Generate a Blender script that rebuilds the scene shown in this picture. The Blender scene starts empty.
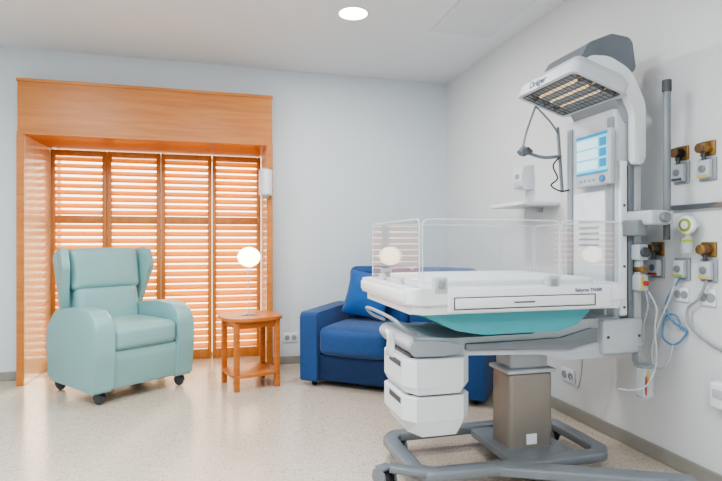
import bpy, bmesh, math, random
from mathutils import Vector, Matrix
random.seed(4)
scene=bpy.context.scene
col=scene.collection
ORG={}
rad=math.radians
# ------------------------------------------------------------ helpers
def lin(c):
    o=[]
    for v in c[:3]:
        v=v/255.0
        o.append(v/12.92 if v<=0.04045 else ((v+0.055)/1.055)**2.4)
    return (o[0],o[1],o[2],1.0)
def base_mat(name):
    m=bpy.data.materials.new(name); m.use_nodes=True
    nt=m.node_tree; b=nt.nodes['Principled BSDF']
    return m,nt,b
def M(name,c,rough=0.5,metal=0.0,var=0.04,scale=8.0,bump=0.0,bscale=200.0,emit=None,es=0.0,spec=None,sheen=0.0,coat=0.0):
    m,nt,b=base_mat(name); N=nt.nodes; L=nt.links
    tc=N.new('ShaderNodeTexCoord'); no=N.new('ShaderNodeTexNoise'); no.inputs['Scale'].default_value=scale
    no.inputs['Detail'].default_value=3
    L.new(tc.outputs['Object'],no.inputs['Vector'])
    cr=N.new('ShaderNodeValToRGB'); lc=lin(c)
    cr.color_ramp.elements[0].position=0.3; cr.color_ramp.elements[1].position=0.7
    cr.color_ramp.elements[0].color=tuple(x*(1-var) for x in lc[:3])+(1,)
    cr.color_ramp.elements[1].color=tuple(min(1,x*(1+var)) for x in lc[:3])+(1,)
    L.new(no.outputs['Fac'],cr.inputs['Fac']); L.new(cr.outputs['Color'],b.inputs['Base Color'])
    b.inputs['Roughness'].default_value=rough; b.inputs['Metallic'].default_value=metal
    if spec is not None: b.inputs['Specular IOR Level'].default_value=spec
    if sheen: b.inputs['Sheen Weight'].default_value=sheen
    if coat: b.inputs['Coat Weight'].default_value=coat
    if bump>0:
        n2=N.new('ShaderNodeTexNoise'); n2.inputs['Scale'].default_value=bscale; n2.inputs['Detail'].default_value=2
        L.new(tc.outputs['Object'],n2.inputs['Vector'])
        bp=N.new('ShaderNodeBump'); bp.inputs['Strength'].default_value=bump; bp.inputs['Distance'].default_value=0.002
        L.new(n2.outputs['Fac'],bp.inputs['Height']); L.new(bp.outputs['Normal'],b.inputs['Normal'])
    if emit is not None:
        b.inputs['Emission Color'].default_value=lin(emit); b.inputs['Emission Strength'].default_value=es
    return m
def wood(name,c1,c2,rough=0.4,stretch=(30,30,2.0),trans=0.0,tc_col=(255,140,50)):
    m,nt,b=base_mat(name); N=nt.nodes; L=nt.links
    tc=N.new('ShaderNodeTexCoord'); mp=N.new('ShaderNodeMapping'); mp.inputs['Scale'].default_value=stretch
    no=N.new('ShaderNodeTexNoise'); no.inputs['Scale'].default_value=1.0; no.inputs['Detail'].default_value=5; no.inputs['Distortion'].default_value=0.6
    L.new(tc.outputs['Object'],mp.inputs['Vector']); L.new(mp.outputs['Vector'],no.inputs['Vector'])
    cr=N.new('ShaderNodeValToRGB'); cr.color_ramp.elements[0].position=0.3; cr.color_ramp.elements[1].position=0.7
    cr.color_ramp.elements[0].color=lin(c1); cr.color_ramp.elements[1].color=lin(c2)
    L.new(no.outputs['Fac'],cr.inputs['Fac']); L.new(cr.outputs['Color'],b.inputs['Base Color'])
    b.inputs['Roughness'].default_value=rough
    if trans>0:
        tr=N.new('ShaderNodeBsdfTranslucent'); tr.inputs['Color'].default_value=lin(tc_col)
        mx=N.new('ShaderNodeMixShader'); mx.inputs[0].default_value=trans
        out=N['Material Output']
        L.new(b.outputs[0],mx.inputs[1]); L.new(tr.outputs[0],mx.inputs[2]); L.new(mx.outputs[0],out.inputs['Surface'])
    return m
def floor_mat():
    m,nt,b=base_mat('terrazzo_floor'); N=nt.nodes; L=nt.links
    tc=N.new('ShaderNodeTexCoord')
    v=N.new('ShaderNodeTexVoronoi'); v.inputs['Scale'].default_value=130
    L.new(tc.outputs['Object'],v.inputs['Vector'])
    lt=N.new('ShaderNodeValToRGB'); e=lt.color_ramp.elements
    e[0].position=0.0; e[0].color=lin((168,155,140)); e[1].position=1.0; e[1].color=lin((218,208,194))
    for p,c in ((0.06,(182,169,154)),(0.11,(198,186,171)),(0.55,(202,190,175)),(0.88,(204,193,179)),(0.94,(214,203,189))):
        q=e.new(p); q.color=lin(c)
    sp=N.new('ShaderNodeSeparateColor'); L.new(v.outputs['Color'],sp.inputs[0]); L.new(sp.outputs[0],lt.inputs['Fac'])
    n=N.new('ShaderNodeTexNoise'); n.inputs['Scale'].default_value=1.2; L.new(tc.outputs['Object'],n.inputs['Vector'])
    n2=N.new('ShaderNodeValToRGB'); n2.color_ramp.elements[0].color=(0.94,0.93,0.92,1); n2.color_ramp.elements[1].color=(1,1,1,1)
    L.new(n.outputs['Fac'],n2.inputs['Fac'])
    mx=N.new('ShaderNodeMix'); mx.data_type='RGBA'; mx.blend_type='MULTIPLY'; mx.inputs[0].default_value=1.0
    L.new(lt.outputs['Color'],mx.inputs[6]); L.new(n2.outputs['Color'],mx.inputs[7]); L.new(mx.outputs[2],b.inputs['Base Color'])
    b.inputs['Roughness'].default_value=0.2
    return m
def clear_mat(name,tint,fac_min=0.03,gmax=0.45,g0=0.03):
    m,nt,b=base_mat(name); N=nt.nodes; L=nt.links; N.remove(b)
    t=N.new('ShaderNodeBsdfTransparent'); t.inputs['Color'].default_value=tint
    g=N.new('ShaderNodeBsdfGlossy'); g.inputs['Roughness'].default_value=0.02
    d=N.new('ShaderNodeBsdfDiffuse'); d.inputs['Color'].default_value=(0.92,0.96,0.98,1)
    lw=N.new('ShaderNodeLayerWeight'); lw.inputs['Blend'].default_value=0.5
    pw=N.new('ShaderNodeMath'); pw.operation='POWER'; pw.inputs[1].default_value=4.0; L.new(lw.outputs['Facing'],pw.inputs[0])
    ma=N.new('ShaderNodeMath'); ma.operation='MULTIPLY_ADD'; ma.inputs[1].default_value=gmax; ma.inputs[2].default_value=g0; L.new(pw.outputs[0],ma.inputs[0])
    m1=N.new('ShaderNodeMixShader'); L.new(ma.outputs[0],m1.inputs[0]); L.new(t.outputs[0],m1.inputs[1]); L.new(g.outputs[0],m1.inputs[2])
    m2=N.new('ShaderNodeMixShader'); m2.inputs[0].default_value=fac_min; L.new(m1.outputs[0],m2.inputs[1]); L.new(d.outputs[0],m2.inputs[2])
    L.new(m2.outputs[0],N['Material Output'].inputs['Surface'])
    return m
def thing(name,loc,rot,label,cat,world=False,group=None):
    e=bpy.data.objects.new(name,None); e.empty_display_size=0.1
    e.location=loc; e.rotation_euler=(0,0,rot); col.objects.link(e)
    e['label']=label; e['category']=cat
    if group: e['group']=group
    ORG[e.name]=Vector(loc) if world else Vector((0,0,0))
    return e
def mk(name,bm,mats,parent=None,label=None,smooth=True,ang=42,cat=None,kind=None,group=None):
    bmesh.ops.recalc_face_normals(bm,faces=bm.faces)
    me=bpy.data.meshes.new(name); bm.to_mesh(me); bm.free()
    if not isinstance(mats,(list,tuple)): mats=[mats]
    for m in mats: me.materials.append(m)
    xs=[v.co for v in me.vertices]
    lo=Vector([min(v[i] for v in xs) for i in range(3)]); hi=Vector([max(v[i] for v in xs) for i in range(3)])
    c=(lo+hi)/2
    if parent is None: c.z=lo.z
    me.transform(Matrix.Translation(-c))
    if smooth:
        me.polygons.foreach_set('use_smooth',[True]*len(me.polygons))
        me.set_sharp_from_angle(angle=rad(ang))
    ob=bpy.data.objects.new(name,me); col.objects.link(ob)
    if parent is not None:
        ob.parent=parent; ob.location=c-ORG[parent.name]
    else: ob.location=c
    ORG[ob.name]=c.copy()
    if label: ob['label']=label
    if cat: ob['category']=cat
    if kind: ob['kind']=kind
    if group: ob['group']=group
    return ob
def nb(): return bmesh.new()
def merge(bm,t,mi=0,Mx=None):
    if Mx is not None: t.transform(Mx)
    for f in t.faces: f.material_index=mi
    me=bpy.data.meshes.new('tmp'); t.to_mesh(me); t.free(); bm.from_mesh(me); bpy.data.meshes.remove(me)
    return bm
def box(bm,x0,x1,y0,y1,z0,z1,bev=0.0,seg=3,mi=0,Mx=None):
    t=nb(); bmesh.ops.create_cube(t,size=1.0)
    for v in t.verts:
        v.co=Vector((x0+(v.co.x+.5)*(x1-x0),y0+(v.co.y+.5)*(y1-y0),z0+(v.co.z+.5)*(z1-z0)))
    if bev>0: bmesh.ops.bevel(t,geom=t.edges[:],offset=bev,segments=seg,profile=0.5,affect='EDGES',clamp_overlap=True)
    return merge(bm,t,mi,Mx)
def cyl(bm,p0,p1,r0,r1=None,seg=24,mi=0,bev=0.0):
    if r1 is None: r1=r0
    p0=Vector(p0); p1=Vector(p1); d=p1-p0
    t=nb(); bmesh.ops.create_cone(t,cap_ends=True,segments=seg,radius1=r0,radius2=r1,depth=d.length)
    if bev>0:
        es=[e for e in t.edges if abs(e.verts[0].co.z-e.verts[1].co.z)<1e-6]
        bmesh.ops.bevel(t,geom=es,offset=bev,segments=2,profile=0.5,affect='EDGES',clamp_overlap=True)
    q=Vector((0,0,1)).rotation_difference(d.normalized()).to_matrix().to_4x4()
    return merge(bm,t,mi,Matrix.Translation((p0+p1)/2)@q)
def sph(bm,c,r,sc=(1,1,1),mi=0,seg=24):
    t=nb(); bmesh.ops.create_uvsphere(t,u_segments=seg,v_segments=seg//2,radius=r)
    return merge(bm,t,mi,Matrix.Translation(c)@Matrix.Diagonal((sc[0],sc[1],sc[2],1)))
def lathe(bm,prof,c,seg=32,mi=0,Mx=None):
    t=nb(); rings=[]
    for r,z in prof:
        if r<1e-6: rings.append([t.verts.new((0,0,z))])
        else: rings.append([t.verts.new((r*math.cos(2*math.pi*i/seg),r*math.sin(2*math.pi*i/seg),z)) for i in range(seg)])
    for a,b in zip(rings[:-1],rings[1:]):
        for i in range(seg):
            j=(i+1)%seg
            if len(a)==1 and len(b)==1: continue
            if len(a)==1: t.faces.new((a[0],b[i],b[j]))
            elif len(b)==1: t.faces.new((a[i],a[j],b[0]))
            else: t.faces.new((a[i],a[j],b[j],b[i]))
    T=Matrix.Translation(c)
    if Mx is not None: T=T@Mx
    return merge(bm,t,mi,T)
def catmull(pts,n=8,closed=False):
    P=[Vector(p) for p in pts]; out=[]; m=len(P)
    rng=range(m) if closed else range(m-1)
    for i in rng:
        if closed: a,b,c,d=P[(i-1)%m],P[i],P[(i+1)%m],P[(i+2)%m]
        else: a,b,c,d=P[max(i-1,0)],P[i],P[i+1],P[min(i+2,m-1)]
        for k in range(n):
            t=k/n
            out.append(0.5*((2*b)+(c-a)*t+(2*a-5*b+4*c-d)*t*t+(3*b-a-3*c+d)*t**3))
    if not closed: out.append(P[-1].copy())
    return out
def tube(bm,pts,r,seg=12,smooth=True,closed=False,mi=0,n=8,flat=1.0):
    P=catmull(pts,n,closed) if smooth else [Vector(p) for p in pts]
    t=nb(); m=len(P); rings=[]; up=None
    for i,p in enumerate(P):
        if closed: tg=(P[(i+1)%m]-P[i-1])
        else: tg=P[min(i+1,m-1)]-P[max(i-1,0)]
        tg.normalize()
        if up is None:
            ref=Vector((0,0,1)) if abs(tg.z)<0.9 else Vector((1,0,0))
            up=(ref-tg*ref.dot(tg)).normalized()
        else:
            up=(up-tg*up.dot(tg)).normalized()
        sd=tg.cross(up)
        def sq(a):
            c_,s_=math.cos(a),math.sin(a)
            if flat==1.0: return c_,s_
            return math.copysign(abs(c_)**0.4,c_),math.copysign(abs(s_)**0.4,s_)
        ring=[]
        for k in range(seg):
            c_,s_=sq(2*math.pi*k/seg)
            ring.append(t.verts.new(p+(up*s_*flat+sd*c_)*r))
        rings.append(ring)
    for i in range(m if closed else m-1):
        a=rings[i]; b=rings[(i+1)%m]
        for k in range(seg):
            t.faces.new((a[k],a[(k+1)%seg],b[(k+1)%seg],b[k]))
    if not closed:
        t.faces.new(rings[0]); t.faces.new(rings[-1])
    return merge(bm,t,mi)
def fillet(pts,r,seg=6):
    out=[]; n=len(pts)
    for i,p in enumerate(pts):
        rr=p[2] if len(p)>2 else r
        p0=Vector(pts[i-1][:2]); p1=Vector(p[:2]); p2=Vector(pts[(i+1)%n][:2])
        a=(p0-p1); b=(p2-p1); la,lb=a.length,b.length; a.normalize(); b.normalize()
        an=a.angle(b)
        if rr<=0 or an>3.1: out.append(p1); continue
        t=min(rr/math.tan(an/2),la*0.48,lb*0.48)
        s=p1+a*t; e=p1+b*t
        for k in range(seg+1):
            u=k/seg; out.append(s*(1-u)**2+p1*2*u*(1-u)+e*u*u)
    return out
def prism(bm,outl,axis,a,b,bev=0.0,seg=3,mi=0,Mx=None):
    t=nb()
    def P(u,v,w):
        return {'x':(w,u,v),'y':(u,w,v),'z':(u,v,w)}[axis]
    A=[t.verts.new(P(q[0],q[1],a)) for q in outl]; B=[t.verts.new(P(q[0],q[1],b)) for q in outl]
    n=len(outl); fa=t.faces.new(A); fb=t.faces.new(B[::-1])
    for i in range(n): t.faces.new((A[i],B[i],B[(i+1)%n],A[(i+1)%n]))
    if bev>0:
        es=list(fa.edges)+list(fb.edges)
        bmesh.ops.bevel(t,geom=es,offset=bev,segments=seg,profile=0.5,affect='EDGES',clamp_overlap=True)
    return merge(bm,t,mi,Mx)
def soft(bm,c,h,r,puff=(0,0,0),cuts=14,mi=0,Mx=None):
    t=nb(); bmesh.ops.create_cube(t,size=2.0)
    bmesh.ops.subdivide_edges(t,edges=t.edges[:],cuts=cuts,use_grid_fill=True)
    h=Vector(h)
    for v in t.verts:
        p=Vector((v.co.x,v.co.y,v.co.z)); u=p.copy()
        q=Vector([math.sin(x*math.pi/2)*0.6+x*0.4 for x in p])
        q=Vector((q.x*h.x,q.y*h.y,q.z*h.z))
        inn=Vector([max(-(h[i]-r),min(h[i]-r,q[i])) for i in range(3)])
        d=q-inn
        if d.length>1e-9: q=inn+d.normalized()*r
        w=Vector([1-u[i]**2 for i in range(3)])
        q.x+=puff[0]*u.x*w.y*w.z; q.y+=puff[1]*u.y*w.x*w.z; q.z+=puff[2]*u.z*w.x*w.y
        v.co=q
    T=Matrix.Translation(c)
    if Mx is not None: T=T@Mx
    return merge(bm,t,mi,T)
def text(name,s,size,Mx,mat,parent,ext=0.0006,bold=0.0):
    cu=bpy.data.curves.new(name,'FONT'); cu.body=s; cu.size=size; cu.extrude=ext; cu.align_x='CENTER'; cu.align_y='CENTER'; cu.offset=bold
    ob=bpy.data.objects.new(name,cu); col.objects.link(ob)
    bpy.context.view_layer.update()
    me=bpy.data.meshes.new_from_object(ob.evaluated_get(bpy.context.evaluated_depsgraph_get()))
    bpy.data.objects.remove(ob)
    bm=nb(); bm.from_mesh(me); bm.transform(Mx)
    return mk(name,bm,mat,parent,smooth=False)
def basis(x,y,z,o):
    m=Matrix.Identity(4)
    for i in range(3):
        m[i][0]=x[i]; m[i][1]=y[i]; m[i][2]=z[i]; m[i][3]=o[i]
    return m
FACE_NX=lambda o: basis((0,-1,0),(0,0,1),(-1,0,0),o)
FACE_NY=lambda o: basis((1,0,0),(0,0,1),(0,-1,0),o)

# ------------------------------------------------------------ materials
m_wall=M('wall_paint',(212,221,227),0.6,var=0.01,scale=1.5,bump=0.05,bscale=300)
m_wallr=M('wall_paint_side',(217,219,221),0.55,var=0.01,scale=1.5,bump=0.05,bscale=300)
m_ceil=M('ceiling_paint',(230,234,238),0.7,var=0.008,scale=2)
m_hatch=M('ceiling_hatch_paint',(222,226,230),0.6,var=0.01)
m_floor=floor_mat()
m_base=M('skirting_vinyl',(146,145,138),0.5,var=0.05)
m_oak=wood('orange_varnished_wood',(184,112,52),(202,132,68),0.36,(2.0,30,30))
m_oak_lit=wood('orange_varnished_wood_daylit',(228,190,152),(236,204,168),0.2,(30,30,2.0))  # paler copy of the bay wood; daylight on the reveals is in the colour
m_slat=wood('louvre_slat_wood_glow',(214,156,92),(228,176,112),0.4,(2,30,30),trans=0.45,tc_col=(255,206,126))  # translucency added to the wood for the orange backlit glow
m_shut=wood('shutter_frame_wood',(184,114,56),(200,134,72),0.4,(30,30,2))
m_table=wood('table_wood',(178,100,44),(200,122,60),0.3,(4,26,26))
m_mint=M('mint_vinyl',(138,179,180),0.45,var=0.02,scale=6,bump=0.05,bscale=400)
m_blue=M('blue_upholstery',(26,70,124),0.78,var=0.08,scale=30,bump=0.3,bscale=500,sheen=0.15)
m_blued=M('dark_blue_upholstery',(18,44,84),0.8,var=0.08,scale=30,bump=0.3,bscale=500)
m_bluep=M('blue_cushion_fabric',(18,82,148),0.75,var=0.06,scale=30,bump=0.3,bscale=500,sheen=0.15)
m_black=M('black_rubber',(22,23,25),0.55)
m_dgray=M('dark_gray_plastic',(72,76,80),0.5)
m_gray=M('gray_painted_metal',(126,132,138),0.38,0.2,var=0.02)
m_mgray=M('mid_gray_plastic',(150,156,162),0.4,var=0.02)
m_lgray=M('light_gray_plastic',(184,189,194),0.4,var=0.02)
m_tower=M('tower_housing_plastic',(198,203,208),0.4,var=0.02)
m_white=M('white_plastic',(228,232,235),0.35,var=0.01)
m_drawer=M('drawer_plastic',(216,220,224),0.4,var=0.01)
m_chrome=M('brushed_steel',(180,183,186),0.3,1.0,var=0.03)
m_col=M('column_anodised',(150,142,134),0.42,0.35,var=0.02)
m_hcov=M('hood_cover_gray',(112,118,126),0.4)
m_teal=M('teal_plastic',(76,160,170),0.4,var=0.02)
m_matt=M('mattress_white',(224,228,231),0.7,bump=0.1,bscale=200)
m_lamp=M('lamp_glow',(255,244,228),0.5,emit=(255,222,176),es=8.0)
m_down=M('downlight_glow',(255,255,250),0.5,emit=(255,252,245),es=14.0)
m_fill=M('fill_panel_glow',(255,255,250),0.5,emit=(248,252,255),es=2.5)  # glow of the added, unseen ceiling panels
m_glass=clear_mat('clear_acrylic',(0.975,0.985,0.99,1),0.012,0.25,0.05)
m_edge=clear_mat('acrylic_edge',(0.88,0.94,0.96,1),0.45,0.3)
m_tubec=clear_mat('clear_tubing',(0.86,0.9,0.91,1),0.3,0.4)
m_lampglass=clear_mat('lamp_glass',(0.92,0.92,0.92,1),0.12,0.5)
m_refl=M('heater_reflector',(196,192,186),0.2,1.0,var=0.4,scale=70)
m_heat=M('heater_element',(250,232,200),0.25,0.0,var=0.1,scale=30,emit=(255,214,160),es=0.55)  # warm emission puts highlights under the hood into the elements
m_scr=M('screen_cyan',(120,196,214),0.2,emit=(110,194,216),es=0.45)
m_scrw=M('screen_white',(190,226,234),0.2,emit=(190,228,236),es=0.45)
m_scrb=M('screen_blue',(50,135,175),0.2,emit=(50,140,185),es=0.35)
m_ink=M('printed_ink',(42,54,80),0.5)
m_inkblue=M('printed_blue',(10,36,100),0.5)
m_brown=M('amber_plastic',(104,74,48),0.4)
m_brass=M('brass_fitting',(150,120,72),0.35,0.7)
m_yell=M('yellow_plastic',(200,182,92),0.4)
m_green=M('green_plastic',(150,168,70),0.4)
m_red=M('red_plastic',(180,60,50),0.4)
m_bluet=M('blue_tubing',(84,132,176),0.4)

# ------------------------------------------------------------ room
XR=2.167; YB=4.803; XL=-2.6; YF=-1.8; H=2.7
bx0,bx1,bz1=-1.49,0.376,1.965
def st(name,bm,mat,**k):
    return mk(name,bm,mat,kind='structure',smooth=False,**k)
b=nb(); box(b,XL-0.1,XR+0.1,YF-0.1,5.45,-0.1,0.0); st('floor',b,m_floor)
b=nb(); box(b,XL-0.1,XR+0.1,YF-0.1,YB+0.12,H,H+0.1); st('ceiling',b,m_ceil)
b=nb(); box(b,XL-0.1,bx0-0.05,YB,YB+0.12,0,H); box(b,bx1+0.05,XR+0.1,YB,YB+0.12,0,H); box(b,bx0-0.05,bx1+0.05,YB,YB+0.12,bz1+0.03,H)
st('wall_back',b,m_wall)
b=nb(); box(b,XR,XR+0.1,YF-0.1,YB,0,H); st('wall_right',b,m_wallr)
b=nb(); box(b,XL-0.1,XL,YF-0.1,YB,0,H); st('wall_left',b,m_wall)
b=nb(); box(b,XL,XR,YF-0.1,YF,0,H); st('wall_front',b,m_wall)
b=nb(); box(b,XL,bx0-0.05,YB-0.014,YB,0,0.07,0.004); box(b,bx1+0.05,XR,YB-0.014,YB,0,0.07,0.004); st('baseboard_back',b,m_base)
b=nb(); box(b,XR-0.014,XR,YF,YB-0.014,0,0.075,0.004); st('baseboard_right',b,m_base)
b=nb(); box(b,XL,XL+0.014,YF,YB-0.014,0,0.07,0.004); st('baseboard_left',b,m_base)
YC=4.60
b=nb()
box(b,bx0-0.05,bx0,YC,5.30,0,bz1,0.004)
box(b,bx1,bx1+0.05,YC,5.30,0,bz1,0.004)
st('trim_1',b,m_oak_lit)
b=nb()
for x0,x1 in ((bx0-0.053,bx0-0.002),(bx1+0.002,bx1+0.053)): box(b,x0,x1,YC-0.012,YC+0.012,0,bz1,0.004)
st('trim_4',b,m_oak)
b=nb()
box(b,bx0-0.05,bx1+0.05,YC,YB,bz1,2.39,0.006)
box(b,bx0-0.05,bx1+0.05,YB,5.30,bz1,bz1+0.03)
box(b,bx0-0.056,bx1+0.056,YC-0.008,YB,2.375,2.40,0.004)
box(b,bx0-0.052,bx1+0.052,YC-0.006,YC+0.01,bz1-0.004,bz1+0.018,0.003)
st('trim_2',b,m_oak)
b=nb()
for x in (bx0+0.02,-0.56,bx1-0.04): box(b,x,x+0.03,5.36,5.40,0,bz1)
for z in (0.0,bz1-0.05): box(b,bx0,bx1,5.365,5.395,z,z+0.03)
st('window_1',b,m_white)
b=nb(); box(b,1.5,1.99,2.5,3.62,H-0.006,H,0.002); st('trim_3',b,m_hatch)

def shutter(x0,x1,y,idx):
    T=thing('louvred_shutter',((x0+x1)/2,y,0.02),0,'honey-orange varnished wooden louvred shutter panel in the window bay','shutter',world=True,group='louvred shutters across the window bay')
    s=0.036; z0,z1=0.0,bz1-0.012
    b=nb()
    box(b,x0,x0+s,y-0.022,y+0.022,z0,z1,0.005); box(b,x1-s,x1,y-0.022,y+0.022,z0,z1,0.005)
    for a,c in ((z0,z0+0.09),(1.29,1.36),(z1-0.05,z1)):
        box(b,x0+s,x1-s,y-0.018,y+0.018,a,c,0.004)
    mk('shutter_frame',b,m_shut,T)
    b=nb()
    for a,c in ((z0+0.09,1.29),(1.36,z1-0.05)):
        n=int(round((c-a)/0.062)); p=(c-a)/n
        for k in range(n):
            zc=a+p*(k+0.5)
            R=Matrix.Translation((0,y,zc))@Matrix.Rotation(rad((42,44,45,48)[idx]),4,'X')
            box(b,x0+s,x1-s,-0.031,0.031,-0.0045,0.0045,0.002,1,Mx=R)
    mk('slats',b,m_slat,T)
w=(bx1-bx0-0.008)/4
for i in range(4):
    shutter(bx0+0.004+i*w+0.002,bx0+0.004+(i+1)*w-0.002,5.24,i)

def downlight(x,y,r,name='downlight'):
    T=thing(name,(x,y,H),0,'round recessed ceiling downlight, lit, with a white trim ring','ceiling light',world=True)
    b=nb(); lathe(b,[(r*0.97,-0.001),(r*1.16,-0.001),(r*1.14,-0.008),(r*0.97,-0.006),(r*0.97,-0.001)],(x,y,H),40); mk('trim_ring',b,m_white,T)
    b=nb(); cyl(b,(x,y,H-0.005),(x,y,H-0.001),r*0.97,seg=40); mk('diffuser',b,m_down,T)
downlight(0.875,3.48,0.1)
def area(name,loc,size,watts,c=(1,0.97,0.94),rot=(0,0,0),shape='SQUARE'):
    l=bpy.data.lights.new(name,'AREA'); l.shape=shape; l.size=size; l.energy=watts; l.color=c
    o=bpy.data.objects.new(name,l); o.location=loc; o.rotation_euler=rot; col.objects.link(o); return o
area('downlight_lamp',(0.875,3.48,H-0.02),0.18,20,(1,0.97,0.94),shape='DISK')
for i,(x,y,e) in enumerate(((-1.5,2.4,38),(-0.2,1.8,34),(-1.5,0.0,34),(0.2,-0.6,40))):  # added fill lights out of view, built as ceiling panels
    T=thing('added_fill_panel',(x,y,H),0,'added fill light out of view, a square lit ceiling panel with a white frame','ceiling light',world=True,group='added fill light panels')
    b=nb(); box(b,x-0.31,x+0.31,y-0.31,y+0.31,H-0.012,H-0.001,0.003); mk('fill_panel_frame',b,m_white,T)
    b=nb(); box(b,x-0.29,x+0.29,y-0.29,y+0.29,H-0.014,H-0.0125); mk('diffuser',b,m_fill,T,smooth=False)
    area('fill_panel_lamp',(x,y,H-0.02),0.56,e,(0.955,0.985,1.0))
sl=bpy.data.lights.new('sun','SUN'); sl.energy=5.5; sl.color=(1.0,0.84,0.62); sl.angle=rad(6)
so=bpy.data.objects.new('sun',sl); col.objects.link(so); so.location=(0,9,4)
so.rotation_euler=Vector((-0.30,-0.90,-0.30)).normalized().to_track_quat('-Z','Y').to_euler()

# ------------------------------------------------------------ armchair
def caster_w(T,x,y,r,ztop,tw=0.024,mat=m_black,forkm=m_gray,yaw=0.0):
    b=nb()
    ca,sa=math.cos(yaw),math.sin(yaw)
    def P(u,v,z): return (x+u*ca-v*sa,y+u*sa+v*ca,z)
    cyl(b,P(0.0,0.0,r*2.0),P(0,0,ztop),r*0.32,seg=14)
    R=Matrix.Translation((x,y,0))@Matrix.Rotation(yaw,4,'Z')
    pf=fillet([(-r*1.0,r*0.9),(-r*0.7,r*1.9),(0,r*2.25),(r*0.7,r*1.9),(r*0.9,r*1.1),(r*0.2,r*0.8)],r*0.3)
    prism(b,pf,'x',-tw*0.9,-tw*0.62,0.001,1,Mx=R)
    prism(b,pf,'x',tw*0.62,tw*0.9,0.001,1,Mx=R)
    box(b,-tw*0.8,tw*0.8,-r*0.5,r*0.5,r*2.02,r*2.25,0.002,Mx=R)
    f=mk('caster',b,forkm,T)
    b=nb()
    lathe(b,[(0,-tw/2),(r*0.55,-tw/2),(r*0.6,-tw/2+0.003),(r*0.9,-tw/2),(r,-tw/4),(r,tw/4),(r*0.9,tw/2),(r*0.6,tw/2-0.003),(r*0.55,tw/2),(0,tw/2)],(x,y,r),28,Mx=Matrix.Rotation(yaw,4,'Z')@Matrix.Rotation(rad(90),4,'Y'))
    mk('wheel',b,mat,f)
A=thing('armchair',(-0.765,4.37,0),rad(37.6),'mint green vinyl wing-back recliner armchair on casters beside the shutters','armchair')
armp=fillet([(-0.385,0.085,0.03),(-0.415,0.35,0.2),(-0.41,0.63,0.15),(-0.1,0.655,0.2),(0.20,0.625,0.25),(0.38,0.46,0.24),(0.34,0.085,0.05)],0.1,8)
for s in (-1,1):
    b=nb(); a0,a1=(-0.378,-0.248) if s<0 else (0.248,0.380)
    prism(b,armp,'x',a0,a1,0.034,5); mk('armrest',b,m_mint,A)
b=nb(); soft(b,(0,-0.06,0.44),(0.250,0.335,0.085),0.045,(0,0.012,0.016)); mk('seat_cushion',b,m_mint,A)
b=nb(); prism(b,fillet([(-0.36,0.09,0.02),(-0.385,0.30,0.1),(-0.375,0.36,0.02),(0.30,0.36,0.02),(0.30,0.13,0.02)],0.03),'x',-0.250,0.250,0.008,2); mk('front_panel',b,m_mint,A)
tilt=Matrix.Translation((0.016,0.20,0.46))@Matrix.Rotation(rad(-9),4,'X')
b=nb(); soft(b,(0,0,0),(0.25,0.075,0.17),0.045,(0,0.018,0))
b.transform(tilt@Matrix.Translation((0,0.02,0.14))); mk('lumbar_cushion',b,m_mint,A)
b=nb(); soft(b,(0,0,0),(0.272,0.075,0.165),0.045,(0,0.018,0.006))
b.transform(tilt@Matrix.Translation((0,0.02,0.450))); mk('head_cushion',b,m_mint,A)
b=nb(); prism(b,fillet([(-0.30,-0.1,0.02),(-0.31,0.25,0.1),(-0.335,0.61,0.05),(0,0.620,0.3),(0.335,0.61,0.05),(0.31,0.25,0.1),(0.30,-0.1,0.02)],0.03),'y',0.06,0.13,0.018,4)
b.transform(tilt); mk('back_shell',b,m_mint,A)
for s in (-1,1):
    b=nb(); wp=fillet([(0.10,0.08,0.01),(0.02,0.20,0.05),(-0.13,0.46,0.09),(-0.10,0.615,0.045),(0.12,0.615,0.03)],0.03,7)
    x0,x1=(-0.338,-0.286) if s<0 else (0.286,0.338)
    prism(b,wp,'x',x0,x1,0.014,4)
    b.transform(Matrix.Translation((s*0.3,0,0))@Matrix.Rotation(rad(s*14),4,'Z')@Matrix.Translation((-s*0.3,0,0)))
    b.transform(tilt); mk('backrest_wing',b,m_mint,A)
b=nb(); box(b,-0.23,0.23,-0.30,0.30,0.10,0.16,0.01); mk('undercarriage',b,m_dgray,A)
for x,y in ((-0.31,-0.32),(0.31,-0.32),(-0.31,0.28),(0.31,0.28)):
    caster_w(A,x,y,0.036,0.11,0.03,m_dgray,m_dgray,0.4)

# ------------------------------------------------------------ sofa
S=thing('sofa',(1.375,3.887,0),rad(-38),'blue upholstered two-seat sofa bed standing across the room corner','sofa')
L2=0.71; D2=0.37
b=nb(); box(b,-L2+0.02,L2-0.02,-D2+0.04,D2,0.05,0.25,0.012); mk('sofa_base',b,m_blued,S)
for s in (-1,1):
    a0,a1=(-L2,-L2+0.145) if s<0 else (L2-0.145,L2)
    b=nb(); prism(b,fillet([(-D2,0.045,0.015),(-D2-0.005,0.575,0.035),(0.2,0.59,0.03),(D2-0.02,0.59,0.02),(D2-0.02,0.045,0.01)],0.02),'x',a0,a1,0.022,3); mk('armrest',b,m_blue,S)
for s in (-1,1):
    b=nb(); soft(b,(s*0.277,-0.07,0.36),(0.275,0.31,0.105),0.05,(0,0.02,0.02)); mk('seat_cushion',b,m_blue,S)
for s in (-1,1):
    b=nb(); soft(b,(0,0,0),(0.275,0.075,0.24),0.05,(0,0.02,0.01))
    b.transform(Matrix.Translation((s*0.277,0.245,0.665))@Matrix.Rotation(rad(-6),4,'X')); mk('back_cushion',b,m_blue,S)
b=nb(); box(b,-L2+0.15,L2-0.15,0.30,D2-0.005,0.2,0.80,0.02); mk('back_frame',b,m_blued,S)
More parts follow.
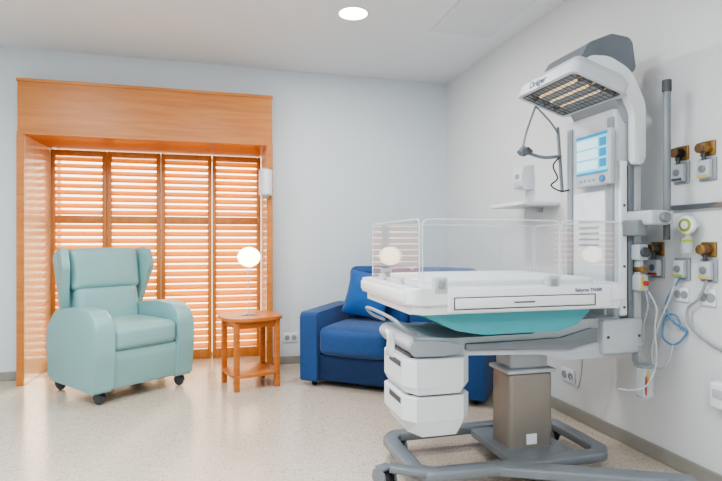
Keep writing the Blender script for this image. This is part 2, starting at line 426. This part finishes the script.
for x in (-L2+0.08,L2-0.08):
    for y in (-D2+0.09,D2-0.08):
        b=nb(); cyl(b,(x,y,0.0),(x,y,0.052),0.018,0.026,16); mk('foot',b,m_black,S)
b=nb(); soft(b,(0,0,0),(0.19,0.05,0.19),0.03,(0,0.04,0))
for v in b.verts:
    u=abs(v.co.x)/0.19; w_=abs(v.co.z)/0.19
    v.co.y*=1-0.55*max(u,w_)**3
    v.co.x*=1-0.07*(1-w_**2); v.co.z*=1-0.07*(1-u**2)
R=Matrix.Translation(S.location)@Matrix.Rotation(rad(-38),4,'Z')@Matrix.Translation((-0.31,0.03,0.69))@Matrix.Rotation(rad(-18),4,'X')@Matrix.Rotation(rad(7),4,'Y')
b.transform(R); mk('throw_cushion',b,m_bluep,None,label='square bright blue throw cushion leaning on the blue sofa',cat='cushion')

# ------------------------------------------------------------ side table
TB=thing('side_table',(0.215,4.19,0),rad(16),'small varnished wooden side table with a lower shelf beside the armchair','side table')
b=nb(); prism(b,fillet([(-0.235,-0.235),(0.235,-0.235),(0.235,0.235),(-0.235,0.235)],0.20,12),'z',0.525,0.548,0.008,3); mk('tabletop',b,m_table,TB)
b=nb()
for q in ((-0.145,0.145,-0.165,-0.145),(-0.145,0.145,0.145,0.165),(-0.165,-0.145,-0.145,0.145),(0.145,0.165,-0.145,0.145)): box(b,q[0],q[1],q[2],q[3],0.465,0.525,0.003)
mk('apron',b,m_table,TB)
for x in (-0.160,0.160):
    for y in (-0.160,0.160):
        b=nb(); box(b,x-0.020,x+0.020,y-0.020,y+0.020,0.0,0.525,0.005); mk('leg',b,m_table,TB)
b=nb(); prism(b,fillet([(-0.19,-0.19),(0.19,-0.19),(0.19,0.19),(-0.19,0.19)],0.07,6),'z',0.10,0.122,0.005,2); mk('lower_shelf',b,m_table,TB)

lx,ly,lz=0.205,4.17,0.548
TL=thing('table_lamp',(lx,ly,lz),0,'lit white globe table lamp on a slender clear stem','table lamp',world=True)
b=nb(); lathe(b,[(0,0),(0.065,0),(0.066,0.006),(0.03,0.014),(0.012,0.022),(0,0.022)],(lx,ly,lz),32); mk('lamp_base',b,m_lampglass,TL)
b=nb(); lathe(b,[(0,0.02),(0.009,0.02),(0.007,0.15),(0.012,0.2),(0.008,0.24),(0.02,0.355),(0.03,0.37),(0,0.37)],(lx,ly,lz),20); mk('lamp_stem',b,m_lampglass,TL)
b=nb(); sph(b,(lx,ly,lz+0.455),0.088,(1,1,0.88)); mk('lamp_shade',b,m_lamp,TL)
SC=thing('wall_sconce',(0.365,4.585,1.62),0,'white curved wall lamp fixed on the bay casing','wall lamp',world=True)
b=nb()
outl=[(0.365+0.058*math.cos(math.pi+math.pi*k/16),4.575+0.10*math.sin(math.pi+math.pi*k/16)) for k in range(17)]
prism(b,outl,'z',1.52,1.74,0.02,3); mk('shade',b,m_white,SC)
b=nb(); box(b,0.335,0.395,4.56,4.59,1.50,1.76,0.004); mk('mounting_plate',b,m_lgray,SC)
def socket(x,y,z,axis,w=0.13,h=0.085,name='wall_socket',lab='white double wall socket above the skirting'):
    T=thing(name,(x,y,z),0,lab,'wall socket',world=True)
    b=nb()
    if axis=='y': box(b,x-w/2,x+w/2,y-0.012,y,z-h/2,z+h/2,0.004)
    else: box(b,x-0.012,x,y-w/2,y+w/2,z-h/2,z+h/2,0.004)
    mk('faceplate',b,m_white,T)
    for s in (-1,1):
        b=nb()
        if axis=='y': cyl(b,(x+s*w*0.24,y-0.016,z),(x+s*w*0.24,y-0.010,z),h*0.27,seg=20)
        else: cyl(b,(x-0.016,y+s*w*0.24,z),(x-0.010,y+s*w*0.24,z),h*0.27,seg=20)
        mk('outlet',b,m_mgray,T)
socket(0.61,YB,0.24,'y')
socket(XR,2.9,0.26,'x',0.13,0.085)

# ------------------------------------------------------------ infant warmer
W=thing('infant_warmer',(1.48,2.36,0),0,'white and teal infant warmer with clear panels and heater hood','medical infant warmer',world=True)
b=nb(); prism(b,fillet([(0.755,2.0),(1.80,2.0),(1.80,2.73),(0.755,2.73)],0.05,8),'z',0.818,0.905,0.012,3)
prism(b,fillet([(0.728,1.98),(1.81,1.98),(1.81,2.745),(0.728,2.745)],0.06,8),'z',0.860,0.930,0.007,3)
prism(b,fillet([(0.90,1.972),(1.70,1.972),(1.70,2.02),(0.90,2.02)],0.01,3),'z',0.825,0.926,0.006,2)
prism(b,fillet([(0.72,2.02),(0.745,2.02),(0.745,2.70),(0.72,2.70)],0.008,3),'z',0.870,0.915,0.005,2)
bt=mk('bed_tray',b,m_white,W)
b=nb(); soft(b,(1.27,2.36,0.937),(0.40,0.31,0.020),0.014,(0,0,0.004)); mk('mattress',b,m_matt,W)
b=nb(); box(b,0.935,1.60,1.9655,1.974,0.843,0.886,0.004); fd=mk('film_drawer',b,m_white,bt)
b=nb()
box(b,0.924,1.61,1.9700,1.9725,0.8865,0.8905); box(b,0.924,1.61,1.9700,1.9725,0.8380,0.842); box(b,0.924,0.928,1.9700,1.9725,0.8380,0.8905); box(b,1.607,1.611,1.9700,1.9725,0.8380,0.8905)
mk('drawer_gap',b,m_dgray,bt,smooth=False)
b=nb(); box(b,1.20,1.30,1.963,1.966,0.861,0.867,0.001); mk('drawer_grip',b,m_dgray,bt)
text('lettering','Babyroo TN300',0.021,FACE_NY((1.575,1.9715,0.907)),m_ink,bt,bold=0.0003)
def panel(x0,x1,y0,y1,z0,z1,name='side_panel',lab='clear acrylic side panel'):
    b=nb(); box(b,x0,x1,y0,y1,z0,z1); p=mk(name,b,m_glass,W,label=lab,smooth=False)
    b=nb(); r=0.0030; c=0.03
    ym,xm=(y0+y1)/2,(x0+x1)/2
    def path(a0,a1):
        pts=[(a0,z0),(a0,z1-c)]
        for k in range(1,6):
            a=math.pi-math.pi/2*k/6; pts.append((a0+c+c*math.cos(a),z1-c+c*math.sin(a)))
        pts.append((a0+c,z1)); pts.append((a1-c,z1))
        for k in range(1,6):
            a=math.pi/2-math.pi/2*k/6; pts.append((a1-c+c*math.cos(a),z1-c+c*math.sin(a)))
        pts+=[(a1,z1-c),(a1,z0)]
        return pts
    if x1-x0>y1-y0: tube(b,[(u,ym,v) for u,v in path(x0,x1)],r,8,smooth=False)
    else: tube(b,[(xm,u,v) for u,v in path(y0,y1)],r,8,smooth=False)
    mk('panel_edge',b,m_edge,p)
gz0,gz1=0.93,1.215
panel(0.800,1.452,2.004,2.014,gz0,gz1-0.0)
panel(1.460,1.778,2.004,2.014,gz0,gz1)
panel(0.79,1.775,2.70,2.710,gz0,gz1)
panel(0.783,0.793,2.012,2.70,gz0,gz1,lab='clear acrylic end panel')
panel(1.782,1.792,2.012,2.70,gz0,gz1,lab='clear acrylic end panel')
for (x,y) in ((0.87,1.995),(1.40,1.995),(0.87,2.715)):
    b=nb(); box(b,x-0.03,x+0.03,y-0.018,y+0.016,0.905,0.975,0.008); l_=mk('panel_latch',b,m_lgray,W)
    b=nb(); box(b,x-0.015,x+0.015,y-0.022,y-0.017,0.928,0.960,0.002); mk('latch_button',b,m_mgray,l_)
for y in (2.2,2.46):
    b=nb(); box(b,0.765,0.79,y,y+0.06,0.91,0.96,0.008); mk('end_latch',b,m_lgray,W)
b=nb()
arc=[(0.80,0.845),(0.84,0.80,0.03),(0.97,0.738,0.08),(1.10,0.715,0.06),(1.48,0.715,0.06),(1.58,0.745,0.04),(1.64,0.80,0.03),(1.67,0.845)]
prism(b,fillet(arc,0.005,5),'y',2.05,2.67,0.010,3); mk('bed_underside',b,m_teal,W,label='muted teal angular underside')
# chassis
b=nb(); prism(b,fillet([(0.785,0.665),(0.82,0.70),(1.0,0.688),(1.40,0.69),(1.66,0.745),(2.01,0.755),(2.01,0.575),(1.90,0.555),(1.60,0.555),(1.45,0.59),(0.95,0.612),(0.82,0.615)],0.018,5),'y',2.15,2.60,0.012,3)
mk('chassis',b,m_lgray,W)
b=nb(); prism(b,fillet([(1.06,0.662),(1.55,0.665),(1.72,0.705),(1.76,0.70),(1.76,0.64),(1.60,0.61),(1.06,0.632)],0.008,3),'y',2.134,2.155,0.004,2); mk('side_trim',b,m_gray,W)
b=nb(); prism(b,fillet([(0.785,0.65),(0.81,0.69),(0.96,0.678),(1.04,0.655),(1.04,0.625),(0.96,0.614),(0.81,0.618)],0.010,4),'y',2.125,2.16,0.005,2); mk('nose_cover',b,m_mgray,W)
b=nb(); box(b,1.775,2.005,2.115,2.16,0.575,0.745,0.012); cc_=mk('chassis_cover',b,m_lgray,W)
for x in (1.80,1.98):
    b=nb(); cyl(b,(x,2.112,0.66),(x,2.117,0.66),0.007,seg=12); mk('screw',b,m_dgray,cc_)
b=nb(); cyl(b,(1.45,2.20,0.705),(1.45,2.52,0.705),0.035,seg=24,bev=0.004); box(b,1.38,1.52,2.22,2.50,0.66,0.72,0.01); mk('tilt_joint',b,m_gray,W)
b=nb(); box(b,1.99,2.045,2.16,2.46,0.72,1.12,0.012); mk('side_housing',b,m_mgray,W)
b=nb(); tube(b,[(0.82,2.14,0.715),(0.755,2.10,0.745),(0.715,2.13,0.785),(0.705,2.36,0.795),(0.715,2.56,0.785),(0.755,2.60,0.745),(0.82,2.58,0.715)],0.008,12); mk('push_handle',b,m_mgray,W)
# column
b=nb(); box(b,1.36,1.605,2.27,2.45,0.07,0.475,0.025,4); mk('column_sleeve',b,m_col,W,label='beige-gray lower column sleeve')
b=nb(); box(b,1.348,1.617,2.26,2.46,0.47,0.49,0.008); box(b,1.375,1.59,2.285,2.44,0.485,0.60,0.02); mk('column_neck',b,m_lgray,W)
b=nb(); box(b,1.452,1.508,2.2645,2.2715,0.12,0.17,0.001); mk('rating_label',b,m_white,W,smooth=False)
# base
b=nb()
loop=fillet([(0.84,2.20),(0.89,2.14),(1.25,2.12),(1.76,2.13),(1.81,2.19),(1.81,2.56),(1.76,2.62),(0.89,2.62),(0.84,2.56)],0.03,3)
tube(b,[(p[0],p[1],0.092) for p in loop],0.038,20,smooth=False,closed=True,flat=0.6)
mk('base_frame',b,m_gray,W,ang=30)
b=nb(); prism(b,fillet([(1.30,2.14),(1.66,2.14),(1.66,2.60),(1.30,2.60)],0.05,5),'z',0.072,0.104,0.008,3); mk('base_plate',b,m_gray,W)
b=nb(); tube(b,[(1.20,2.14,0.088),(1.35,2.07,0.088),(1.6,1.95,0.088),(1.95,1.78,0.088)],0.048,20,flat=0.5)
mk('base_leg',b,m_gray,W,ang=30)
b=nb(); tube(b,[(0.98,2.13,0.092),(0.83,2.15,0.108),(0.715,2.185,0.125)],0.028,16,flat=0.6); mk('caster_arm',b,m_gray,W)
for x,y,r in ((0.700,2.215,0.054),(0.90,2.60,0.036),(1.93,1.80,0.034),(1.79,2.54,0.036)):
    caster_w(W,x,y,r,r*2+0.008,0.040,m_black,m_gray,0.35)
# drawer unit
b=nb(); box(b,0.80,1.05,2.16,2.46,0.32,0.618,0.01); cab=mk('drawer_cabinet',b,m_dgray,W)
for z0,z1,ch in ((0.455,0.608,0.034),(0.272,0.4450,0.068)):
    t=nb()
    def ring(z,ins):
        P=[(0.765+ins,2.16+ins),(0.81+ins*0.8,2.10+ins*0.3),(1.03-ins*0.8,2.10+ins*0.3),(1.078-ins,2.15+ins),(1.078-ins,2.42),(1.05-ins,2.44),(0.79+ins,2.44),(0.765+ins,2.42)]
        return [t.verts.new((p[0],p[1],z)) for p in P]
    rs=[ring(z0,0.038 if ch>0.05 else 0.018),ring(z0+ch,0.0),ring(z1-0.004,0.0),ring(z1,0.004)]
    for A1,B1 in zip(rs[:-1],rs[1:]):
        for i in range(8): t.faces.new((A1[i],A1[(i+1)%8],B1[(i+1)%8],B1[i]))
    t.faces.new(rs[0]); t.faces.new(rs[-1])
    d=mk('drawer',t,m_drawer,cab,smooth=False)
    b=nb(); box(b,0.7625,0.768,2.18,2.34,z1-0.042,z1-0.016,0.004); mk('handle',b,m_dgray,cab)
# tower
b=nb(); prism(b,fillet([(1.872,2.15),(2.02,2.15),(2.02,2.52),(1.872,2.52)],0.02,5),'z',0.60,1.78,0.01,2); tw=mk('tower',b,m_tower,W)
b=nb(); box(b,1.858,1.876,2.21,2.45,0.74,1.38,0.006); mk('front_cover',b,m_white,tw)
b=nb(); box(b,1.885,1.925,2.130,2.152,0.76,1.52,0.006); mk('side_cover',b,m_white,tw)
b=nb(); box(b,1.935,1.962,2.132,2.152,0.72,1.50,0.003); mk('mounting_rail',b,m_gray,tw)
b=nb(); box(b,1.970,2.012,2.136,2.152,0.72,1.50,0.003); mk('cable_channel',b,m_lgray,tw)
for y in (2.158,2.468):
    b=nb(); box(b,1.858,1.876,y,y+0.036,0.90,1.74,0.004); mk('front_rail',b,m_mgray,tw)
b=nb()
for k in range(5): box(b,1.854,1.860,2.25,2.40,1.10+k*0.03,1.11+k*0.03,0.001)
mk('vent_slots',b,m_mgray,tw)
for z in (0.80,1.0,1.3):
    b=nb(); cyl(b,(1.905,2.126,z),(1.905,2.132,z),0.006,seg=12); mk('screw',b,m_dgray,tw)
# hood arm
ap=[(1.62,1.945,0.02),(1.68,2.005,0.08),(1.79,2.010,0.15),(1.915,1.955,0.15),(2.00,1.80,0.15),(2.00,1.50,0.03),(1.935,1.50,0.02),(1.935,1.75,0.1),(1.875,1.86,0.1),(1.65,1.925,0.02)]
b=nb(); prism(b,fillet(ap,0.04,7),'y',2.095,2.135,0.010,3); mk('hood_arm',b,m_white,W)
b=nb(); prism(b,fillet([(1.62,1.94,0.02),(1.68,2.0,0.08),(1.79,2.005,0.15),(1.91,1.945,0.15),(1.99,1.80,0.15),(1.99,1.70,0.03),(1.925,1.70,0.08),(1.86,1.83,0.1),(1.64,1.91,0.02)],0.04,7),'y',2.135,2.48,0.01,3); mk('hood_bridge',b,m_mgray,W)
b=nb(); prism(b,fillet([(1.66,1.99,0.01),(1.72,2.09,0.06),(1.85,2.145,0.06),(1.97,2.135,0.03),(1.995,1.98,0.02),(1.92,1.93,0.01)],0.03,6),'y',2.15,2.47,0.022,3); mk('hood_top_cover',b,m_hcov,W,label='gray domed top cover')
HM=Matrix.Translation((1.715,2.30,1.865))@Matrix.Rotation(rad(17),4,'Y')
b=nb(); hx,hy=0.160,0.24
o=fillet([(-hx,-hy),(hx,-hy),(hx,hy),(-hx,hy)],0.04,6); oi=fillet([(-hx+.018,-hy+.018),(hx-.018,-hy+.018),(hx-.018,hy-.018),(-hx+.018,hy-.018)],0.03,6)
ot=[(p[0]*0.86,p[1]*0.90) for p in o]
t=nb(); n=len(o)
ra=[t.verts.new((p[0],p[1],0.045)) for p in oi]; rb=[t.verts.new((p[0],p[1],0.0)) for p in oi]
rc=[t.verts.new((p[0],p[1],0.0)) for p in o]; rd=[t.verts.new((p[0],p[1],0.058)) for p in o]; re_=[t.verts.new((p[0],p[1],0.095)) for p in ot]
for A1,B1 in ((ra,rb),(rb,rc),(rc,rd),(rd,re_)):
    for i in range(n): t.faces.new((A1[i],A1[(i+1)%n],B1[(i+1)%n],B1[i]))
t.faces.new(ra); t.faces.new(re_)
b=merge(b,t); b.transform(HM); hd=mk('heater_hood',b,m_tower,W,ang=30)
b=nb()
for k in range(4):
    x=-0.102+k*0.068
    sec=[(x-0.033,0.010),(x-0.028,0.026),(x-0.012,0.038),(x+0.012,0.038),(x+0.028,0.026),(x+0.033,0.010)]
    for j in range(10):
        y0=-0.215+j*0.043; f=0.006*(j%2)
        prism(b,[(p[0],p[1]-f*0.5) for p in sec]+[(x+0.033,0.0435),(x-0.033,0.0435)],'y',y0,y0+0.042)
b.transform(HM); mk('reflector',b,m_refl,hd)
for x in (-0.068,0.0,0.068):
    b=nb(); cyl(b,(x-0.0,-0.15,0.016),(x,0.15,0.016),0.008,seg=10)
    b.transform(HM); mk('heating_element',b,m_heat,hd)
b=nb()
for k in range(9):
    x=-0.132+k*0.033; box(b,x-0.0010,x+0.0010,-0.22,0.22,0.002,0.004)
for k in range(14):
    y=-0.215+k*0.033; box(b,-0.138,0.138,y-0.0010,y+0.0010,0.002,0.004)
b.transform(HM); mk('guard_grille',b,m_dgray,hd,smooth=False)
text('lettering','Dräger',0.050,HM@FACE_NX((-hx-0.001,0.05,0.030)),m_inkblue,hd,bold=0.0009)
# monitor
MX=Matrix.Translation((1.840,2.258,1.55))
b=nb(); box(b,-0.018,0.015,-0.13,0.13,-0.145,0.132,0.010,4); b.transform(MX); mo=mk('monitor',b,m_lgray,W)
b=nb(); box(b,-0.0205,-0.0175,-0.115,0.115,-0.085,0.118,0.001); b.transform(MX); mk('screen',b,m_scr,mo,smooth=False)
b=nb()
box(b,-0.0215,-0.0205,-0.045,0.110,0.05,0.095); box(b,-0.0215,-0.0205,-0.045,0.110,-0.005,0.04); box(b,-0.0215,-0.0205,-0.045,0.110,-0.060,-0.015)
b.transform(MX); mk('display_field',b,m_scrw,mo,smooth=False)
b=nb(); box(b,-0.0215,-0.0205,-0.115,0.115,0.104,0.118); box(b,-0.0215,-0.0205,-0.115,0.115,-0.085,-0.073)
for k in range(3): box(b,-0.0215,-0.0205,-0.106,-0.058,-0.055+k*0.052,-0.015+k*0.052)
b.transform(MX); mk('display_bar',b,m_scrb,mo,smooth=False)
b=nb(); cyl(b,(-0.03,-0.080,-0.115),(-0.016,-0.080,-0.115),0.017,seg=24,bev=0.002); b.transform(MX); mk('knob',b,m_bluet,mo)
for k in range(4):
    b=nb(); cyl(b,(-0.021,0.085-k*0.033,-0.115),(-0.017,0.085-k*0.033,-0.115),0.008,seg=14)
    b.transform(MX); mk('button',b,m_mgray,mo)
b=nb(); box(b,1.850,1.885,2.21,2.32,1.48,1.62,0.005); mk('monitor_bracket',b,m_gray,W)
# exam lamp
b=nb(); cyl(b,(1.850,2.535,1.40),(1.81,2.52,1.76),0.009,seg=12)
tube(b,[(1.83,2.52,1.60),(1.70,2.5,1.585),(1.575,2.5,1.615)],0.009,10); tube(b,[(1.575,2.5,1.615),(1.60,2.5,1.72),(1.655,2.5,1.86)],0.006,10)
tube(b,[(1.66,2.5,1.86),(1.75,2.5,1.78),(1.815,2.52,1.72)],0.005,8)
cyl(b,(1.56,2.5,1.60),(1.59,2.5,1.63),0.02,seg=16)
ex=mk('examination_arm',b,m_gray,W)
b=nb(); lathe(b,[(0,0.03),(0.02,0.03),(0.032,0.0),(0.028,-0.004),(0,-0.004)],(1.60,2.49,1.60),24,Mx=Matrix.Rotation(rad(-30),4,'Y')); mk('examination_lamp',b,m_dgray,ex)
b=nb(); tube(b,[(1.83,2.52,1.60),(1.76,2.49,1.54),(1.78,2.48,1.47),(1.74,2.48,1.43),(1.80,2.48,1.40),(1.868,2.49,1.41)],0.004,8); mk('cable',b,m_black,ex)
# pole
b=nb(); cyl(b,(2.03,2.0,1.24),(2.03,2.0,1.88),0.017,seg=20,bev=0.003); pl=mk('equipment_pole',b,m_gray,W,label='gray metal equipment pole')
b=nb(); cyl(b,(2.03,2.0,1.83),(2.03,2.0,1.885),0.021,seg=20,bev=0.003); mk('pole_cap',b,m_dgray,pl)
b=nb(); box(b,1.92,2.055,1.98,2.155,1.20,1.27,0.014); mk('pole_clamp',b,m_lgray,W)
b=nb(); box(b,1.89,1.95,2.03,2.155,1.15,1.225,0.008); mk('clamp_block',b,m_gray,W)
b=nb(); cyl(b,(2.03,2.0,1.13),(2.03,2.0,1.21),0.015,seg=16); mk('clamp_stem',b,m_dgray,W)
b=nb(); cyl(b,(1.99,1.955,1.235),(1.99,1.985,1.235),0.024,seg=20,bev=0.004); mk('clamp_knob',b,m_gray,W)
# suction regulator
b=nb(); box(b,1.95,2.01,2.085,2.145,1.03,1.11,0.01); box(b,1.955,2.005,2.08,2.145,0.88,0.96,0.01); box(b,1.97,1.99,2.10,2.145,0.95,1.04,0.003); sr=mk('suction_regulator',b,m_lgray,W)
b=nb(); cyl(b,(1.98,2.067,1.07),(1.98,2.087,1.07),0.024,seg=24,bev=0.003); g_=mk('gauge',b,m_dgray,sr)
b=nb(); cyl(b,(1.98,2.080,0.985),(1.98,2.145,0.985),0.016,seg=18,bev=0.002); mk('brass_connector',b,m_brass,sr)
b=nb(); cyl(b,(1.98,2.065,0.92),(1.98,2.082,0.92),0.012,seg=16); mk('knob',b,m_red,sr)
b=nb(); box(b,1.958,1.972,2.077,2.081,0.885,0.955); mk('colour_strip',b,m_yell,sr,smooth=False)
b=nb(); tube(b,[(2.0,2.08,0.88),(2.02,2.05,0.80),(2.0,2.04,0.70),(2.01,2.04,0.55),(1.97,2.05,0.44),(1.90,2.07,0.41),(1.83,2.09,0.42)],0.0045,8); mk('suction_tube',b,m_tubec,W)
b=nb(); tube(b,[(1.985,2.09,0.90),(1.99,2.07,0.82),(1.975,2.08,0.72),(1.99,2.10,0.62)],0.005,8); mk('drain_tube',b,m_mgray,W)
b=nb(); box(b,1.965,2.03,2.07,2.13,0.36,0.51,0.012); ccan=mk('collection_canister',b,m_tubec,W)
b=nb(); box(b,1.972,1.980,2.066,2.069,0.38,0.47); mk('scale_mark',b,m_red,ccan,smooth=False)
b=nb(); box(b,1.962,2.033,2.067,2.133,0.51,0.522,0.004); box(b,1.975,1.995,2.11,2.155,0.52,0.61,0.004); mk('canister_lid',b,m_mgray,ccan)
b=nb(); box(b,1.985,1.993,2.062,2.067,0.44,0.50); mk('scale_mark',b,m_yell,ccan,smooth=False)

t=nb()
g=[[t.verts.new((0.672+0.038*i/4+0.004*math.sin(j),2.108-0.006*math.sin(j*0.9+i),0.752-0.028*j-0.003*i)) for i in range(5)] for j in range(5)]
for j in range(4):
    for i in range(4): t.faces.new((g[j][i],g[j][i+1],g[j+1][i+1],g[j+1][i]))
ob=mk('paper_tag',t,m_white,None,label='white paper tag hanging from the warmer handle',cat='tag')
md=ob.modifiers.new('thickness','SOLIDIFY'); md.thickness=0.002

# ------------------------------------------------------------ right wall things
D=thing('soap_dispenser',(XR,3.37,1.58),0,'white wall-mounted soap dispenser with gray window','soap dispenser',world=True)
b=nb(); prism(b,fillet([(XR,1.50,0.005),(XR,1.675,0.005),(XR-0.09,1.665,0.03),(XR-0.105,1.56,0.03),(XR-0.07,1.50,0.02)],0.02,5),'y',3.29,3.40,0.012,3); mk('dispenser_body',b,m_drawer,D)
b=nb(); box(b,XR-0.108,XR-0.10,3.325,3.365,1.575,1.61,0.003); mk('window',b,m_mgray,D)
b=nb(); box(b,XR-0.115,XR-0.06,3.31,3.38,1.505,1.525,0.006); mk('push_lever',b,m_lgray,D)
D=thing('wall_shelf',(XR,3.2,1.36),0,'thin white wall shelf with a small white bracket','shelf',world=True)
b=nb(); prism(b,fillet([(1.87,2.98),(XR,2.98),(XR,3.42),(1.87,3.42)],0.04,5),'z',1.362,1.385,0.007,2); mk('shelf_board',b,m_white,D)
b=nb(); prism(b,[(XR,1.362),(2.02,1.362),(XR-0.02,1.33),(XR,1.33)],'y',3.18,3.22,0.002,1); mk('bracket',b,m_lgray,D)
def outlet(y,z,m1,m2,reg=True,lab='gas',strip=None):
    T=thing('gas_outlet',(XR,y,z),0,lab,'medical gas outlet',world=True,group='medical gas outlets on the wall')
    b=nb(); box(b,XR-0.012,XR,y-0.043,y+0.043,z-0.053,z+0.053,0.004); mk('backplate',b,m_mgray,T)
    b=nb(); box(b,XR-0.04,XR-0.010,y-0.031,y+0.031,z-0.042,z+0.042,0.008); ob_=mk('outlet_body',b,m_lgray,T)
    b=nb(); cyl(b,(XR-0.046,y,z),(XR-0.039,y,z),0.017,seg=24,bev=0.002); mk('port',b,m_gray,T)
    if strip:
        b=nb(); box(b,XR-0.0415,XR-0.0395,y-0.028,y+0.028,z-0.038,z-0.027); mk('colour_strip',b,strip,ob_,smooth=False)
    if reg:
        b=nb(); box(b,XR-0.012,XR,y-0.038,y+0.038,z+0.062,z+0.130,0.004); mk('regulator_plate',b,m_brass,T)
        b=nb(); cyl(b,(XR-0.050,y,z+0.095),(XR,y,z+0.095),0.020,0.026,24,bev=0.003); r=mk('regulator',b,m1,T)
        b=nb(); cyl(b,(XR-0.062,y,z+0.095),(XR-0.049,y,z+0.095),0.023,seg=24,bev=0.004); mk('dial',b,m2,r)
        b=nb(); cyl(b,(XR-0.03,y,z+0.04),(XR-0.03,y,z+0.075),0.009,seg=12); mk('connector',b,m_dgray,r)
    return T
outlet(2.04,1.455,m_black,m_brown,True,'white medical gas outlet with a black and amber regulator',m_dgray)
outlet(1.90,1.455,m_brass,m_brown,True,'white medical gas outlet with a brass and amber regulator',m_yell)
o1=outlet(2.035,0.99,m_yell,m_lgray,False,'white medical gas outlet below the oxygen flowmeter',m_green)
o2=outlet(1.895,0.99,m_brown,m_brass,True,'white medical gas outlet with an amber and brass regulator',m_yell)
outlet(2.185,0.99,m_dgray,m_brass,True,'white medical gas outlet behind the warmer with a brass regulator',m_red)
socket(XR,1.90,0.865,'x',0.08,0.08,'wall_socket','white square wall socket below the gas outlets')
socket(XR,2.04,0.865,'x',0.08,0.07,'wall_socket','small white wall socket beside the hoses')
FX=XR-0.055
D=thing('oxygen_flowmeter',(XR,1.965,1.10),0,'oxygen flowmeter with a round white and green gauge and bottle','flowmeter',world=True)
b=nb(); cyl(b,(XR,1.965,1.20),(FX,1.965,1.20),0.014,seg=14); cyl(b,(FX-0.012,1.965,1.20),(FX+0.012,1.965,1.20),0.044,seg=30,bev=0.005); mk('gauge_body',b,m_white,D)
b=nb(); cyl(b,(FX-0.016,1.965,1.20),(FX-0.011,1.965,1.20),0.031,seg=28); mk('dial_face',b,m_green,D)
b=nb(); cyl(b,(FX-0.018,1.965,1.20),(FX-0.0155,1.965,1.20),0.019,seg=24); mk('dial_center',b,m_white,D)
b=nb(); cyl(b,(FX+0.002,1.965,1.145),(FX+0.002,1.965,1.16),0.014,seg=14); mk('bottle_neck',b,m_yell,D)
b=nb(); lathe(b,[(0,-0.035),(0.022,-0.032),(0.027,0),(0.025,0.03),(0.014,0.048),(0,0.048)],(FX+0.002,1.965,1.10),28); mk('humidifier_bottle',b,m_tubec,D)
b=nb(); cyl(b,(FX+0.002,1.965,1.118),(FX+0.002,1.965,1.132),0.0265,seg=28); mk('bottle_collar',b,m_green,D)
D=thing('equipment_rail',(XR,1.1,1.265),0,'horizontal steel equipment rail fixed along the wall','wall rail',world=True)
b=nb(); box(b,XR-0.022,XR-0.014,0.1,2.09,1.275,1.30,0.002); mk('rail_bar',b,m_chrome,D)
for y in (0.3,1.1,1.80):
    b=nb(); cyl(b,(XR-0.016,y,1.287),(XR,y,1.287),0.01,seg=12); mk('rail_standoff',b,m_gray,D)
def hose(pts,r,mat,lab,par):
    b=nb(); tube(b,pts,r,10); mk('hose',b,mat,par,label=lab)
hose([(XR-0.03,1.885,0.945),(XR-0.035,1.92,0.86),(XR-0.03,1.985,0.80),(XR-0.03,1.97,0.72),(XR-0.02,1.88,0.66),(XR-0.007,1.76,0.62),(XR-0.007,1.6,0.60)],0.006,m_mgray,'gray hose looping down the wall',o2)
hose([(XR-0.03,2.03,0.945),(XR-0.05,2.09,0.82),(XR-0.04,2.06,0.73),(XR-0.008,2.01,0.69),(XR-0.04,2.05,0.62),(XR-0.05,2.11,0.65),(XR-0.04,2.10,0.75),(XR-0.03,2.05,0.76),(XR-0.03,2.02,0.70)],0.005,m_bluet,'thin blue coiled tube',o1)
hose([(XR-0.03,2.045,0.945),(XR-0.05,2.07,0.84),(XR-0.07,2.12,0.70),(XR-0.08,2.15,0.58),(XR-0.09,2.12,0.50),(XR-0.08,2.06,0.52),(XR-0.06,2.04,0.62)],0.006,m_lgray,'light gray supply hose',o1)
b=nb(); tube(b,[(XR-0.02,2.86,0.26),(XR-0.06,2.75,0.22),(XR-0.1,2.66,0.3),(XR-0.12,2.61,0.5),(XR-0.12,2.61,0.62)],0.004,10)
mk('power_cable',b,m_lgray,None,label='thin gray power cable running from the socket',cat='cable')
D=thing('wall_box',(XR,1.79,0.42),0,'small white wall box near the skirting','wall box',world=True)
b=nb(); box(b,XR-0.06,XR,1.73,1.85,0.38,0.50,0.012); mk('box_body',b,m_white,D)
b=nb(); box(b,XR-0.064,XR-0.059,1.75,1.83,0.43,0.47,0.003); mk('box_label',b,m_lgray,D)

# ------------------------------------------------------------ world, camera
wd=bpy.data.worlds.new('daylight'); scene.world=wd; wd.use_nodes=True
bg=wd.node_tree.nodes['Background']; bg.inputs['Color'].default_value=(1.0,0.88,0.68,1); bg.inputs['Strength'].default_value=4.2
cam=bpy.data.cameras.new('camera'); cam.sensor_width=36; cam.lens=520/722*36; cam.shift_y=1.5/722; cam.clip_start=0.05
co=bpy.data.objects.new('camera',cam); co.location=(0,0,1.12); co.rotation_euler=(rad(90),0,rad(-14.97)); col.objects.link(co)
scene.camera=co
scene.view_settings.view_transform='AgX'
scene.view_settings.look='AgX - Medium High Contrast'
scene.view_settings.exposure=0.24
